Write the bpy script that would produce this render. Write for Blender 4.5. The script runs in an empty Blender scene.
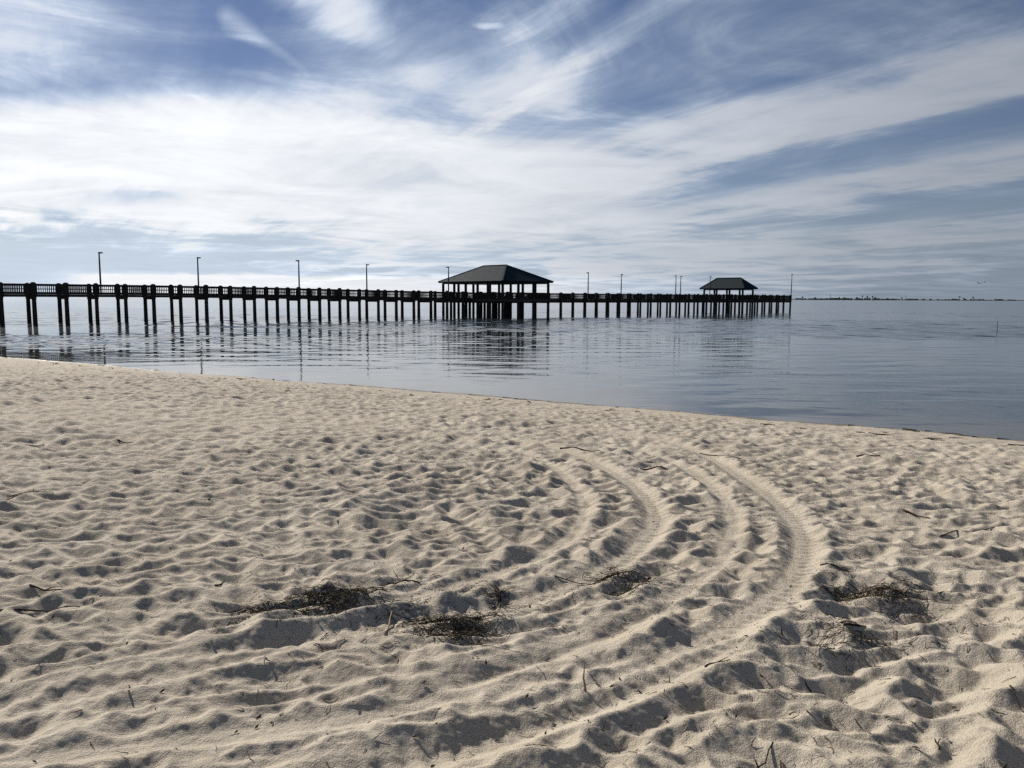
import bpy, math, random
import numpy as np
from mathutils import Vector, Matrix

random.seed(11)
rng = np.random.default_rng(7)
S = bpy.context.scene
COL = S.collection

# ------------------------------------------------------------------ camera
CAM_Z = 3.0
F_PX = 797.0
PITCH = math.radians(6.17)
ROLL = math.radians(0.25)
cd = bpy.data.cameras.new('camera')
cam = bpy.data.objects.new('camera', cd)
COL.objects.link(cam)
cd.sensor_fit = 'HORIZONTAL'
cd.sensor_width = 36.0
cd.lens = 36.0 * F_PX / 1024.0
cd.clip_start = 0.05
cd.clip_end = 60000
R = Matrix.Rotation(math.radians(90) - PITCH, 4, 'X') @ Matrix.Rotation(ROLL, 4, 'Z')
cam.matrix_world = Matrix.Translation((0, 0, CAM_Z)) @ R
S.camera = cam
R3 = R.to_3x3()

def ray(px, py):
    return (R3 @ Vector(((px - 512) / F_PX, (384 - py) / F_PX, -1.0))).normalized()

def on_plane(px, py, z):
    d = ray(px, py)
    t = (z - CAM_Z) / d.z
    return Vector((0, 0, CAM_Z)) + d * t

# ------------------------------------------------------------------ helpers
def tag(o, label=None, cat=None, group=None, kind=None):
    if label: o['label'] = label
    if cat: o['category'] = cat
    if group: o['group'] = group
    if kind: o['kind'] = kind
    return o

def empty(name, loc, rz=0.0):
    o = bpy.data.objects.new(name, None)
    COL.objects.link(o)
    o.empty_display_size = 0.3
    o.location = loc
    o.rotation_euler = (0, 0, rz)
    return o

class MB:
    """collects simple solids into one mesh"""
    def __init__(self):
        self.v = []; self.f = []
    def add(self, vs, fs):
        b = len(self.v)
        self.v += [tuple(p) for p in vs]
        self.f += [tuple(i + b for i in f) for f in fs]
    def box(self, x0, x1, y0, y1, z0, z1):
        self.add([(x0,y0,z0),(x1,y0,z0),(x1,y1,z0),(x0,y1,z0),(x0,y0,z1),(x1,y0,z1),(x1,y1,z1),(x0,y1,z1)],
                 [(0,3,2,1),(4,5,6,7),(0,1,5,4),(1,2,6,5),(2,3,7,6),(3,0,4,7)])
    def beam(self, p, q, w, h):
        p = Vector(p); q = Vector(q)
        d = (q - p).normalized()
        up = Vector((0,0,1)) if abs(d.z) < 0.95 else Vector((1,0,0))
        s = d.cross(up).normalized() * (w/2)
        u = s.cross(d).normalized() * (h/2)
        vs = [p-s-u, p+s-u, p+s+u, p-s+u, q-s-u, q+s-u, q+s+u, q-s+u]
        self.add(vs, [(0,1,2,3),(7,6,5,4),(0,4,5,1),(1,5,6,2),(2,6,7,3),(3,7,4,0)])
    def lathe(self, c, prof, n=12):
        """prof: list of (r, z)"""
        b = []
        for r, z in prof:
            for k in range(n):
                a = 2*math.pi*k/n
                b.append((c[0]+r*math.cos(a), c[1]+r*math.sin(a), c[2]+z))
        fs = []
        for i in range(len(prof)-1):
            for k in range(n):
                k2 = (k+1) % n
                fs.append((i*n+k, i*n+k2, (i+1)*n+k2, (i+1)*n+k))
        fs.append(tuple(range(n))[::-1]); fs.append(tuple((len(prof)-1)*n+k for k in range(n)))
        self.add(b, fs)
    def tube(self, pts, rads, n=4):
        pts = [Vector(p) for p in pts]
        b = []
        m = len(pts)
        for i, p in enumerate(pts):
            d = (pts[min(i+1, m-1)] - pts[max(i-1, 0)])
            d = d.normalized() if d.length > 1e-9 else Vector((0,0,1))
            up = Vector((0,0,1)) if abs(d.z) < 0.9 else Vector((1,0,0))
            s = d.cross(up).normalized(); u = s.cross(d)
            for k in range(n):
                a = 2*math.pi*k/n
                b.append(p + (s*math.cos(a)+u*math.sin(a))*rads[i])
        fs = []
        for i in range(m-1):
            for k in range(n):
                k2 = (k+1) % n
                fs.append((i*n+k, i*n+k2, (i+1)*n+k2, (i+1)*n+k))
        fs.append(tuple(range(n))[::-1]); fs.append(tuple((m-1)*n+k for k in range(n)))
        self.add(b, fs)
    def build(self, name, mat, parent=None, smooth=False):
        me = bpy.data.meshes.new(name)
        me.from_pydata(self.v, [], self.f)
        if smooth:
            me.polygons.foreach_set('use_smooth', [True]*len(me.polygons))
        if mat: me.materials.append(mat)
        me.update()
        o = bpy.data.objects.new(name, me)
        COL.objects.link(o)
        if parent: o.parent = parent
        return o

# ---- node expression helper
class X:
    def __init__(self, t, s): self.t = t; self.s = s
    def _m(self, op, *a):
        n = self.t.nodes.new('ShaderNodeMath'); n.operation = op
        for i, v in enumerate((self,)+a):
            if isinstance(v, X): self.t.links.new(v.s, n.inputs[i])
            else: n.inputs[i].default_value = v
        return X(self.t, n.outputs[0])
    def __add__(self, o): return self._m('ADD', o)
    __radd__ = __add__
    def __mul__(self, o): return self._m('MULTIPLY', o)
    __rmul__ = __mul__
    def __sub__(self, o): return self._m('SUBTRACT', o)
    def __rsub__(self, o): return (self*-1.0) + o
    def __truediv__(self, o): return self._m('DIVIDE', o)
    def max(self, o): return self._m('MAXIMUM', o)
    def min(self, o): return self._m('MINIMUM', o)
    def pow(self, o): return self._m('POWER', o)
    def sqrt(self): return self._m('SQRT')
    def clamp(self): return self.max(0.0).min(1.0)
    def smooth(self, a, b, lo=0.0, hi=1.0):
        n = self.t.nodes.new('ShaderNodeMapRange'); n.interpolation_type = 'SMOOTHSTEP'
        self.t.links.new(self.s, n.inputs['Value'])
        if a > b: a, b, lo, hi = b, a, hi, lo
        n.inputs['From Min'].default_value = a; n.inputs['From Max'].default_value = b
        n.inputs['To Min'].default_value = lo; n.inputs['To Max'].default_value = hi
        return X(self.t, n.outputs[0])

def vec(t, x, y, z=0.0):
    n = t.nodes.new('ShaderNodeCombineXYZ')
    for i, v in enumerate((x, y, z)):
        if isinstance(v, X): t.links.new(v.s, n.inputs[i])
        else: n.inputs[i].default_value = v
    return n.outputs[0]

def noise(t, v, scale, detail=4, rough=0.5, dist=0.0, dims='3D'):
    n = t.nodes.new('ShaderNodeTexNoise'); n.noise_dimensions = dims
    if v is not None: t.links.new(v, n.inputs['Vector'])
    n.inputs['Scale'].default_value = scale; n.inputs['Detail'].default_value = detail
    n.inputs['Roughness'].default_value = rough; n.inputs['Distortion'].default_value = dist
    return X(t, n.outputs[0])

def mixcol(t, f, a, b):
    n = t.nodes.new('ShaderNodeMix'); n.data_type = 'RGBA'
    if isinstance(f, X): t.links.new(f.s, n.inputs['Factor'])
    else: n.inputs['Factor'].default_value = f
    for key, c in ((6, a), (7, b)):
        if isinstance(c, tuple): n.inputs[key].default_value = (*c, 1.0)
        else: t.links.new(c, n.inputs[key])
    return n.outputs[2]

def new_mat(name):
    m = bpy.data.materials.new(name); m.use_nodes = True
    t = m.node_tree
    return m, t, t.nodes['Principled BSDF']

def set_bump(t, bsdf, h, strength, dist):
    n = t.nodes.new('ShaderNodeBump')
    n.inputs['Strength'].default_value = strength; n.inputs['Distance'].default_value = dist
    t.links.new(h.s, n.inputs['Height']); t.links.new(n.outputs[0], bsdf.inputs['Normal'])

def simple_mat(name, a, b, scale=4.0, rough=0.8, stretch=(1,1,1), bump=0.0, metallic=0.0):
    m, t, p = new_mat(name)
    tc = t.nodes.new('ShaderNodeTexCoord'); mp = t.nodes.new('ShaderNodeMapping')
    mp.inputs['Scale'].default_value = stretch
    t.links.new(tc.outputs['Object'], mp.inputs['Vector'])
    n = noise(t, mp.outputs[0], scale, 6, 0.6)
    t.links.new(mixcol(t, n.smooth(0.3, 0.7), a, b), p.inputs['Base Color'])
    p.inputs['Roughness'].default_value = rough
    p.inputs['Metallic'].default_value = metallic
    p.inputs['Specular IOR Level'].default_value = 0.08
    if bump: set_bump(t, p, n, bump, 0.02)
    return m

# ------------------------------------------------------------------ materials
M_wood = simple_mat('weathered_timber', (0.030,0.026,0.022), (0.058,0.050,0.042), 3.0, 0.85, (6,6,1), 0.4)
M_deck = simple_mat('deck_boards', (0.045,0.040,0.034), (0.085,0.075,0.062), 3.0, 0.85, (1,6,1), 0.3)
M_roof = simple_mat('green_metal_roof', (0.008,0.019,0.023), (0.011,0.025,0.030), 2.0, 0.7, (1,1,1), 0.0)
M_hip = simple_mat('roof_cap_metal', (0.04,0.055,0.053), (0.06,0.075,0.072), 2.0, 0.5)
M_pole = simple_mat('bronze_pole', (0.035,0.033,0.030), (0.05,0.047,0.043), 5.0, 0.5)
M_glass = simple_mat('lamp_lens', (0.30,0.30,0.28), (0.36,0.36,0.34), 5.0, 0.3)
M_twig = simple_mat('dark_twig', (0.020,0.016,0.012), (0.060,0.046,0.032), 60.0, 0.9)
M_straw = simple_mat('pale_reed', (0.22,0.18,0.12), (0.34,0.29,0.20), 30.0, 0.8)
M_clump = simple_mat('dry_seagrass', (0.030,0.024,0.017), (0.125,0.098,0.066), 14.0, 0.95)
M_bits = simple_mat('plant_bits', (0.022,0.018,0.013), (0.10,0.078,0.052), 9.0, 0.95)
M_far = simple_mat('far_foliage', (0.035,0.045,0.035), (0.06,0.07,0.05), 0.05, 0.95)
M_land = simple_mat('far_shore_ground', (0.035,0.04,0.034), (0.06,0.06,0.05), 0.01, 0.95)
M_gull = simple_mat('gull_plumage', (0.16,0.17,0.18), (0.62,0.62,0.62), 3.0, 0.8)
M_bark = simple_mat('far_bark', (0.05,0.04,0.03), (0.08,0.065,0.05), 1.0, 0.9)

# ------------------------------------------------------------------ sand height field
SHORE_N = (0.522, 0.853)
SHORE_D = 20.2

def h2(ix, iy, k):
    n = (ix.astype(np.int64)*374761393 + iy.astype(np.int64)*668265263 + k*1442695041) & 0x7fffffff
    n = ((n ^ (n >> 13))*1274126177) & 0x7fffffff
    n = ((n ^ (n >> 15))*2246822519) & 0x7fffffff
    return ((n ^ (n >> 16)) & 0xffffff).astype(np.float64)/0xffffff

def vnoise(x, y, k):
    ix = np.floor(x); iy = np.floor(y)
    fx = x-ix; fy = y-iy
    fx = fx*fx*fx*(fx*(fx*6-15)+10); fy = fy*fy*fy*(fy*(fy*6-15)+10)
    a = h2(ix,iy,k); b = h2(ix+1,iy,k); c = h2(ix,iy+1,k); d = h2(ix+1,iy+1,k)
    return (a*(1-fx)+b*fx)*(1-fy)+(c*(1-fx)+d*fx)*fy - 0.5

def fbm(x, y, k, o=3, g=0.5):
    s = 0; a = 1
    for i in range(o):
        s = s + a*vnoise(x*2**i + 17.3*i, y*2**i - 9.1*i, k+i)
        a *= g
    return s

def bowls(x, y, cell, k, sharp=13.0, vary=0.45):
    """soft footprint bowls that meet in rounded crests; about 0 in a hollow, 0.5 on a crest"""
    gx = x/cell; gy = y/cell
    ix = np.floor(gx); iy = np.floor(gy)
    acc = np.zeros_like(gx)
    for dx in (-1,0,1):
        for dy in (-1,0,1):
            cx = ix+dx; cy = iy+dy
            px = cx+h2(cx,cy,k); py = cy+h2(cx,cy,k+1)
            o = h2(cx,cy,k+2)*vary
            d2 = (gx-px)**2+(gy-py)**2
            acc += np.exp(-sharp*(d2*(0.7+0.6*h2(cx,cy,k+3))+o))
    return -np.log(acc+1e-30)/sharp

def smoothstep(a, b, v):
    t = np.clip((v-a)/(b-a), 0, 1)
    return t*t*(3-2*t)

def base_height(x, y):
    d = SHORE_D-(SHORE_N[0]*x+SHORE_N[1]*y)
    d = d+0.5*fbm(np.asarray(x)*0.22, np.asarray(y)*0.22, 7, 2)*(np.abs(d) < 6)*np.clip(1-np.abs(d)/6, 0, 1)
    k = 1-math.exp(-SHORE_D/22)
    up = 1.42*(1-np.exp(-np.maximum(d,0)/22))/k
    up = np.minimum(up, 1.75)
    dn = np.maximum(np.minimum(d,0)*0.075, -3.0)
    return up+dn, d

def ground_pt(px, py):
    z = 1.2
    for _ in range(30):
        p = on_plane(px, py, z)
        z = float(base_height(np.array(p.x), np.array(p.y))[0])
    return (p.x, p.y)

def spline(pts, n=6):
    out = []
    P = [pts[0]]+pts+[pts[-1]]
    for i in range(1, len(P)-2):
        a,b,c,d = [np.array(P[i+j]) for j in (-1,0,1,2)]
        for k in range(n):
            t = k/n
            out.append(tuple(0.5*((2*b)+(-a+c)*t+(2*a-5*b+4*c-d)*t*t+(-a+3*b-3*c+d)*t**3)))
    out.append(tuple(P[-1]))
    return out

# wheel tracks: (polyline, half width, depth, berm height)
TRK = [
 ([(590,428),(650,437),(700,452),(735,472),(775,500),(798,526),(801,553),(790,578),(765,600),(735,620),(703,640),(660,663),(610,688),(550,713),(480,740),(400,767),(250,815)], 0.13, 0.028, 0.027),
 ([(520,437),(575,453),(615,472),(640,490),(653,508),(652,525),(638,543),(612,562),(578,580),(530,596),(480,608),(420,616),(350,627),(242,650),(156,670),(0,706),(-150,745)], 0.13, 0.033, 0.030),
 ([(500,445),(540,458),(568,478),(584,503),(574,528),(545,551),(500,570),(440,588),(370,603),(280,620)], 0.09, 0.024, 0.026),
 ([(640,450),(690,470),(722,497),(732,522),(724,550),(697,577),(655,603),(600,628),(540,650),(460,676)], 0.10, 0.020, 0.026),
 ([(-60,712),(0,692),(30,680),(90,665),(150,653),(230,640),(300,632)], 0.09, 0.022, 0.022),
 ([(-60,772),(100,746),(250,728),(360,714),(430,698),(520,668),(600,640),(670,606)], 0.09, 0.020, 0.022),
 ([(100,800),(220,772),(350,757),(450,744),(560,716),(650,688),(740,648)], 0.08, 0.018, 0.022),
 ([(670,650),(720,671),(760,692),(820,722),(900,762)], 0.03, -0.012, 0.0),
]
TRACKS = []
for pl, hw, dep, berm in TRK:
    TRACKS.append((spline([ground_pt(*p) for p in pl], 4), hw, dep, berm))

MOUNDS = []   # (x, y, radius, height)

def poly_dist(x, y, pts):
    best = np.full(x.shape, 1e9); arc = np.zeros_like(x); s0 = 0
    for (ax,ay),(bx,by) in zip(pts[:-1], pts[1:]):
        vx, vy = bx-ax, by-ay
        L2 = vx*vx+vy*vy
        if L2 < 1e-12: continue
        t = np.clip(((x-ax)*vx+(y-ay)*vy)/L2, 0, 1)
        d = (x-ax-t*vx)**2+(y-ay-t*vy)**2
        m = d < best
        best = np.where(m, d, best)
        L = math.sqrt(L2)
        arc = np.where(m, s0+t*L, arc)
        s0 += L
    return np.sqrt(best), arc

def relief(xs, ys):
    """height of the trampled surface over the smooth beach"""
    ds = SHORE_D-(SHORE_N[0]*xs+SHORE_N[1]*ys)
    wx = xs+0.11*fbm(xs*2.6, ys*2.6, 11, 2); wy = ys+0.09*fbm(xs*2.6, ys*2.6, 31, 2)
    ca, sa = math.cos(0.30), math.sin(0.30)
    ux, uy = wx*ca+wy*sa, -wx*sa+wy*ca
    r1 = np.sqrt(vnoise(ux/0.250, uy/0.125, 100)**2+0.035**2)          # wavy crests between shallow troughs
    r2 = np.sqrt(vnoise((wx*0.8-wy*0.6)/0.105, (wx*0.6+wy*0.8)/0.080, 200)**2+0.05**2)
    cup = bowls(wx, wy*1.3, 0.20, 260, 12.0, 0.12)
    sel = smoothstep(-0.25, 0.25, fbm(xs*0.7, ys*0.7, 51))
    trample = -0.160*r1*(1.1-0.35*sel)-0.070*r2+0.066*cup*(0.5+0.8*sel)+0.012*vnoise(wx*16, wy*18, 270)
    trample = trample+0.024*fbm(xs*1.1, ys*1.5, 61, 2)*0.8+0.062
    am = 0.25+0.75*smoothstep(0.6, 4.5, ds)
    am = np.where(ds < 0.4, am*smoothstep(-0.5, 0.4, ds), am)
    am *= 0.88+0.5*smoothstep(-0.3, 0.3, fbm(xs*0.28, ys*0.28, 71))
    hh = trample-0.045
    tr = np.zeros_like(xs); keep = np.ones_like(xs)
    for pts, hw, dep, berm in TRACKS:
        px = [p[0] for p in pts]; py = [p[1] for p in pts]
        bb = (xs > min(px)-0.8) & (xs < max(px)+0.8) & (ys > min(py)-0.8) & (ys < max(py)+0.8)
        if not bb.any(): continue
        dd, arc = poly_dist(xs[bb], ys[bb], pts)
        jit = 0.30*vnoise(arc*3.0, dd*0+hw*50, 91)+0.2*vnoise(xs[bb]*7, ys[bb]*7, 95)
        q = dd/hw*(1+jit)
        rut = -dep*(1-smoothstep(0.35, 1.15, q))
        bm_ = berm*np.exp(-((q-1.55)/0.42)**2)*(0.75+0.9*vnoise(xs[bb]*3.1, ys[bb]*3.1, 97))
        tread = (0.006*np.sin(arc*2*math.pi/0.105+2.5*q)+0.004*vnoise(xs[bb]*9, ys[bb]*9, 99))*(1-smoothstep(0.7, 1.3, q))*(hw > 0.12) if dep > 0 else 0
        tr[bb] += rut+bm_+tread
        inn = (0.94 if hw > 0.12 else 0.8) if dep > 0 else 0.2
        keep[bb] = np.minimum(keep[bb], 1-inn*(1-smoothstep(0.7, 1.75, q)))
    out = hh*am*keep+tr
    for mx, my, r, h in MOUNDS:
        out = out+h*np.exp(-((xs-mx)**2+(ys-my)**2)/(r*r))
    return out*smoothstep(-1.0, 0.2, ds)

class Raster:
    """relief on a grid, slumped to the slope dry sand can hold"""
    def __init__(self, x0, x1, y0, y1, st, tan_max, n):
        self.x0, self.y0, self.st = x0, y0, st
        gx = np.arange(x0, x1, st); gy = np.arange(y0, y1, st)
        X_, Y_ = np.meshgrid(gx, gy, indexing='ij')
        h = relief(X_.ravel(), Y_.ravel()).reshape(X_.shape).astype(np.float32)
        T = tan_max*st
        for i in range(n):
            for ax in (0, 1):
                d = np.diff(h, axis=ax)
                e = np.sign(d)*np.maximum(np.abs(d)-T, 0)*0.45
                if ax == 0: h[:-1] += e; h[1:] -= e
                else: h[:,:-1] += e; h[:,1:] -= e
            if i % 2:                                # diagonals
                for sg in (1, -1):
                    a_ = h[:-1,:-1] if sg == 1 else h[:-1,1:]
                    b_ = h[1:,1:] if sg == 1 else h[1:,:-1]
                    d = b_-a_
                    e = np.sign(d)*np.maximum(np.abs(d)-T*1.35, 0)*0.3
                    a_ += e; b_ -= e
        self.h = h
    def inside(self, x, y, m):
        w, l = self.h.shape
        return np.minimum(np.minimum(x-self.x0, self.x0+(w-1)*self.st-x), np.minimum(y-self.y0, self.y0+(l-1)*self.st-y))/m
    def sample(self, x, y):
        w, l = self.h.shape
        gx = np.clip((x-self.x0)/self.st, 1, w-3.001); gy = np.clip((y-self.y0)/self.st, 1, l-3.001)
        ix = gx.astype(np.int64); iy = gy.astype(np.int64)
        def wts(t): return ((1-t)**3/6, (3*t**3-6*t*t+4)/6, (-3*t**3+3*t*t+3*t+1)/6, t**3/6)
        wa = wts(gx-ix); wb = wts(gy-iy)
        o = np.zeros_like(gx)
        for i in range(4):
            for j in range(4):
                o += wa[i]*wb[j]*self.h[ix+i-1, iy+j-1]
        return o

RAS = []
def height(x, y):
    x = np.asarray(x, float); y = np.asarray(y, float)
    shp = x.shape
    x = x.ravel(); y = y.ravel()
    z, d = base_height(x, y)
    near = (x*x+y*y) < 60**2
    xs = x[near]; ys = y[near]
    if not RAS:
        RAS.append(Raster(-34, 24, -6, 46, 0.040, 0.64, 10))
        RAS.append(Raster(-6.5, 6.5, 1.0, 11.0, 0.015, 0.56, 40))
    A, B = RAS
    out = A.sample(xs, ys)*smoothstep(0, 1, A.inside(xs, ys, 3.0))
    k = smoothstep(0, 1, B.inside(xs, ys, 0.8))
    m = k > 0
    out[m] = out[m]*(1-k[m])+B.sample(xs[m], ys[m])*k[m]
    out += (0.0034*fbm(xs*14, ys*15, 81, 2)+0.0026*vnoise(xs*44, ys*46, 85))*smoothstep(-0.3, 0.6, d[near])
    z[near] += out
    return z.reshape(shp)

def hz(x, y):
    return float(height(np.array([x]), np.array([y]))[0])

def spot(px, py):
    x, y = ground_pt(px, py)
    return x, y, hz(x, y)

# debris mounds
CL = [  # px, py, half width px, half depth px, strands, label
 (340,597,62,17,520,'dark matted clump of dry seagrass left of centre, the darkest one on the sand'),
 (455,622,62,17,480,'wide flat mat of dry seagrass and broken stalks right of the darkest clump'),
 (622,580,45,14,260,'loose dry seagrass caught between the two curved wheel tracks'),
 (880,592,75,15,420,'long dark strip of dry seagrass right of the outer wheel track'),
 (265,606,38,10,150,'thin brown scrap of dry seagrass at the left end of the darkest clump'),
 (850,640,80,18,170,'sparse scattering of dry stalks below the long dark strip at right'),
 (14,497,18,5,60,'small dark tuft of dry seagrass at the left edge of the sand'),
 (497,594,10,9,70,'little upright knot of dry seagrass beside the inner wheel track'),
]
for cx, cy, wx_, wy_, ns, lb in CL[:4]:
    x, y = ground_pt(cx, cy)
    MOUNDS.append((x, y, 0.20, 0.014))

# mesh around the camera, finer where it is nearer
def sand_mesh():
    ang = np.concatenate([np.linspace(-180,-44,70)[:-1], np.linspace(-44,44,1260), np.linspace(44,180,70)[1:-1]])
    ang = np.radians(ang)
    r0 = np.linspace(0.05, 2.2, 60)[:-1]
    r1 = [2.2]
    while r1[-1] < 50: r1.append(r1[-1]+min(r1[-1]**2*0.00043, 0.08+max(0, r1[-1]-28)*0.02))
    r1 = np.array(r1)
    r2 = np.geomspace(r1[-1], 2500, 40)[1:]
    r = np.concatenate([r0, r1, r2])
    nr, na = len(r), len(ang)
    Rg, Ag = np.meshgrid(r, ang, indexing='ij')
    Xg = Rg*np.sin(Ag); Yg = Rg*np.cos(Ag)
    Z = height(Xg, Yg)
    co = np.stack([Xg, Yg, Z], -1).reshape(-1, 3).astype(np.float32)
    i = np.arange(nr-1)[:,None]*na; j = np.arange(na)[None,:]; j2 = (j+1) % na
    q = np.stack([i+j, i+na+j, i+na+j2, i+j2], -1).reshape(-1, 4)[:, ::-1]
    me = bpy.data.meshes.new('sand')
    me.vertices.add(len(co)); me.vertices.foreach_set('co', co.ravel())
    me.loops.add(q.size); me.loops.foreach_set('vertex_index', q.astype(np.int32).ravel())
    me.polygons.add(len(q))
    me.polygons.foreach_set('loop_start', np.arange(0, q.size, 4, dtype=np.int32))
    me.polygons.foreach_set('use_smooth', np.ones(len(q), dtype=bool))
    me.update(calc_edges=True)
    if me.polygons[len(q)//2].normal.z < 0: me.flip_normals()
    return me

M_sand, t, p = new_mat('beach_sand')
tc = t.nodes.new('ShaderNodeTexCoord'); O = tc.outputs['Object']
big = noise(t, O, 0.9, 4, 0.55); mid = noise(t, O, 9.0, 4, 0.6); grain = noise(t, O, 230.0, 2, 0.7); speck = noise(t, O, 75.0, 2, 0.5)
c = mixcol(t, big.smooth(0.35, 0.68), (0.395,0.337,0.258), (0.465,0.404,0.318))
c = mixcol(t, mid.smooth(0.45, 0.8, 0, 0.35), c, (0.32,0.268,0.195))
c = mixcol(t, grain.smooth(0.30, 0.75, 0, 0.5), c, (0.62,0.555,0.45))
c = mixcol(t, grain.smooth(0.44, 0.30, 0, 0.55), c, (0.19,0.155,0.11))
c = mixcol(t, speck.smooth(0.70, 0.78, 0, 0.6), c, (0.13,0.10,0.07))
# wet sand where the water laps: height above the water line
ge = t.nodes.new('ShaderNodeNewGeometry'); sx = t.nodes.new('ShaderNodeSeparateXYZ')
t.links.new(ge.outputs['Position'], sx.inputs[0])
zz = X(t, sx.outputs[2])+(noise(t, O, 0.7, 3)-0.5)*0.05
wet = zz.smooth(0.075, 0.03)
c = mixcol(t, wet, c, (0.16,0.125,0.085))
t.links.new(c, p.inputs['Base Color'])
t.links.new(wet.smooth(0, 1, 0.95, 0.5).s, p.inputs['Roughness'])
t.links.new(wet.smooth(0, 1, 0.12, 0.3).s, p.inputs['Specular IOR Level'])
g2 = noise(t, O, 110.0, 3, 0.7); g3 = noise(t, O, 32.0, 3, 0.6)
set_bump(t, p, g2+g3*1.2+grain*0.4, 0.9, 0.008)

sand = bpy.data.objects.new('sand_beach', sand_mesh()); COL.objects.link(sand)
sand.data.materials.append(M_sand)
tag(sand, 'trampled pale sand with curved wheel tracks', 'sand beach', kind='structure')

# ------------------------------------------------------------------ water
M_water, t, p = new_mat('bay_water')
ge = t.nodes.new('ShaderNodeNewGeometry'); sx = t.nodes.new('ShaderNodeSeparateXYZ')
t.links.new(ge.outputs['Position'], sx.inputs[0])
wx = X(t, sx.outputs[0]); wy = X(t, sx.outputs[1])
along = wx*0.90-wy*0.44; across = wx*0.44+wy*0.90
off = (along*0.44*0+across*1.0)-0.0
n1 = noise(t, vec(t, along*0.16, across*0.85), 1.0, 2, 0.45, 0.3)
n2 = noise(t, vec(t, along*0.9, across*2.6), 1.0, 3, 0.5)
n3 = noise(t, vec(t, along*3.5, across*7.0), 1.0, 2, 0.5)
gust = noise(t, vec(t, along*0.010, across*0.05), 1.0, 3, 0.5).smooth(0.40, 0.62)
hgt = n2*(gust*0.25+0.06)+n3*(gust*0.08+0.015)
dist = (wx*wx+wy*wy).sqrt()
hgt = hgt+n1*(dist.smooth(140.0, 280.0)*0.9)
set_bump(t, p, hgt, 1.0, 0.030)
dsh = (wx*SHORE_N[0]+wy*SHORE_N[1])-SHORE_D
t.links.new(mixcol(t, dsh.smooth(0.0, 7.0), (0.055,0.050,0.038), (0.018,0.026,0.029)), p.inputs['Base Color'])
t.links.new((dist.smooth(58.0, 84.0)*0.06+0.04).s, p.inputs['Roughness'])
p.inputs['IOR'].default_value = 1.333
def water_mesh():
    ang = np.radians(np.concatenate([np.linspace(-180,-40,50)[:-1], np.linspace(-40,40,860), np.linspace(40,180,50)[1:-1]]))
    r = np.concatenate([np.linspace(0.5, 15, 6)[:-1], np.arange(15, 60, 0.14), np.arange(60, 130, 0.19), np.arange(130, 260, 0.30), np.geomspace(260, 40000, 50)])
    nr, na = len(r), len(ang)
    Rg, Ag = np.meshgrid(r, ang, indexing='ij')
    x = Rg*np.sin(Ag); y = Rg*np.cos(Ag)
    z = np.zeros_like(x)
    g = np.random.default_rng(5)
    calm = 0.55+0.9*smoothstep(-0.15, 0.25, fbm(x*0.02, y*0.055, 301, 3))
    band = smoothstep(40, 62, y-0.12*x)*(1-smoothstep(150, 185, y-0.12*x))
    amp = calm*(1+1.0*band)*(1-smoothstep(190, 255, Rg))*smoothstep(14.5, 17, Rg)
    shore = SHORE_N[0]*x+SHORE_N[1]*y-SHORE_D
    amp = amp*(0.25+0.75*smoothstep(0.5, 7, shore))
    N = 40
    for i in range(N):
        lam = math.exp(g.uniform(math.log(0.55), math.log(4.2)))
        th = math.radians(-90+g.normal(4, 20))
        k = 2*math.pi/lam
        sl = 0.025*math.sqrt(2.0/N)
        f = 1.0 if lam > 1.0 else (1-smoothstep(60, 110, Rg))
        z += (sl/k)*np.sin(k*(x*math.cos(th)+y*math.sin(th))+g.uniform(0, 6.28)+1.6*fbm(x*0.11, y*0.11, 400+i, 1))*f
    z *= amp
    co = np.stack([x, y, z], -1).reshape(-1, 3).astype(np.float32)
    i = np.arange(nr-1)[:,None]*na; j = np.arange(na)[None,:]; j2 = (j+1) % na
    q = np.stack([i+j, i+j2, i+na+j2, i+na+j], -1).reshape(-1, 4)[:, ::-1]
    q = q[:, ::-1][:, ::-1]
    me = bpy.data.meshes.new('water')
    me.vertices.add(len(co)); me.vertices.foreach_set('co', co.ravel())
    me.loops.add(q.size); me.loops.foreach_set('vertex_index', q.astype(np.int32).ravel())
    me.polygons.add(len(q))
    me.polygons.foreach_set('loop_start', np.arange(0, q.size, 4, dtype=np.int32))
    me.polygons.foreach_set('use_smooth', np.ones(len(q), dtype=bool))
    me.update(calc_edges=True)
    if me.polygons[len(q)//2].normal.z < 0: me.flip_normals()
    return me
wm = water_mesh(); wm.materials.append(M_water)
water = bpy.data.objects.new('water', wm); COL.objects.link(water)
tag(water, 'calm grey blue bay water with low ripples', 'water', kind='structure')

# ------------------------------------------------------------------ pier
U = (0.749, 0.663); ROT = math.atan2(U[1], U[0])
P0 = (-50.3, 84.0)
PW = 3.05; BAY = 3.0; S0 = 0.15
NB0, NB1 = -3, 51
pier = empty('pier', (P0[0], P0[1], 0), ROT)
tag(pier, 'long dark timber pier on round piles reaching out over the bay', 'pier')

def zd(s):
    k = min(max((s-8)/57, 0), 1); k = k*k*(3-2*k)
    return 3.20-0.45*k

def pier_s(px, tside=0.0):
    k = (px-512)/F_PX/ math.cos(PITCH)*1.0
    k = ray(px, 298); k = k.x/k.y
    ax = P0[0]-U[1]*tside; ay = P0[1]+U[0]*tside
    return (k*ay-ax)/(U[0]-k*U[1])

def world(s, t_, z):
    return (P0[0]+U[0]*s-U[1]*t_, P0[1]+U[1]*s+U[0]*t_, z)

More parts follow.
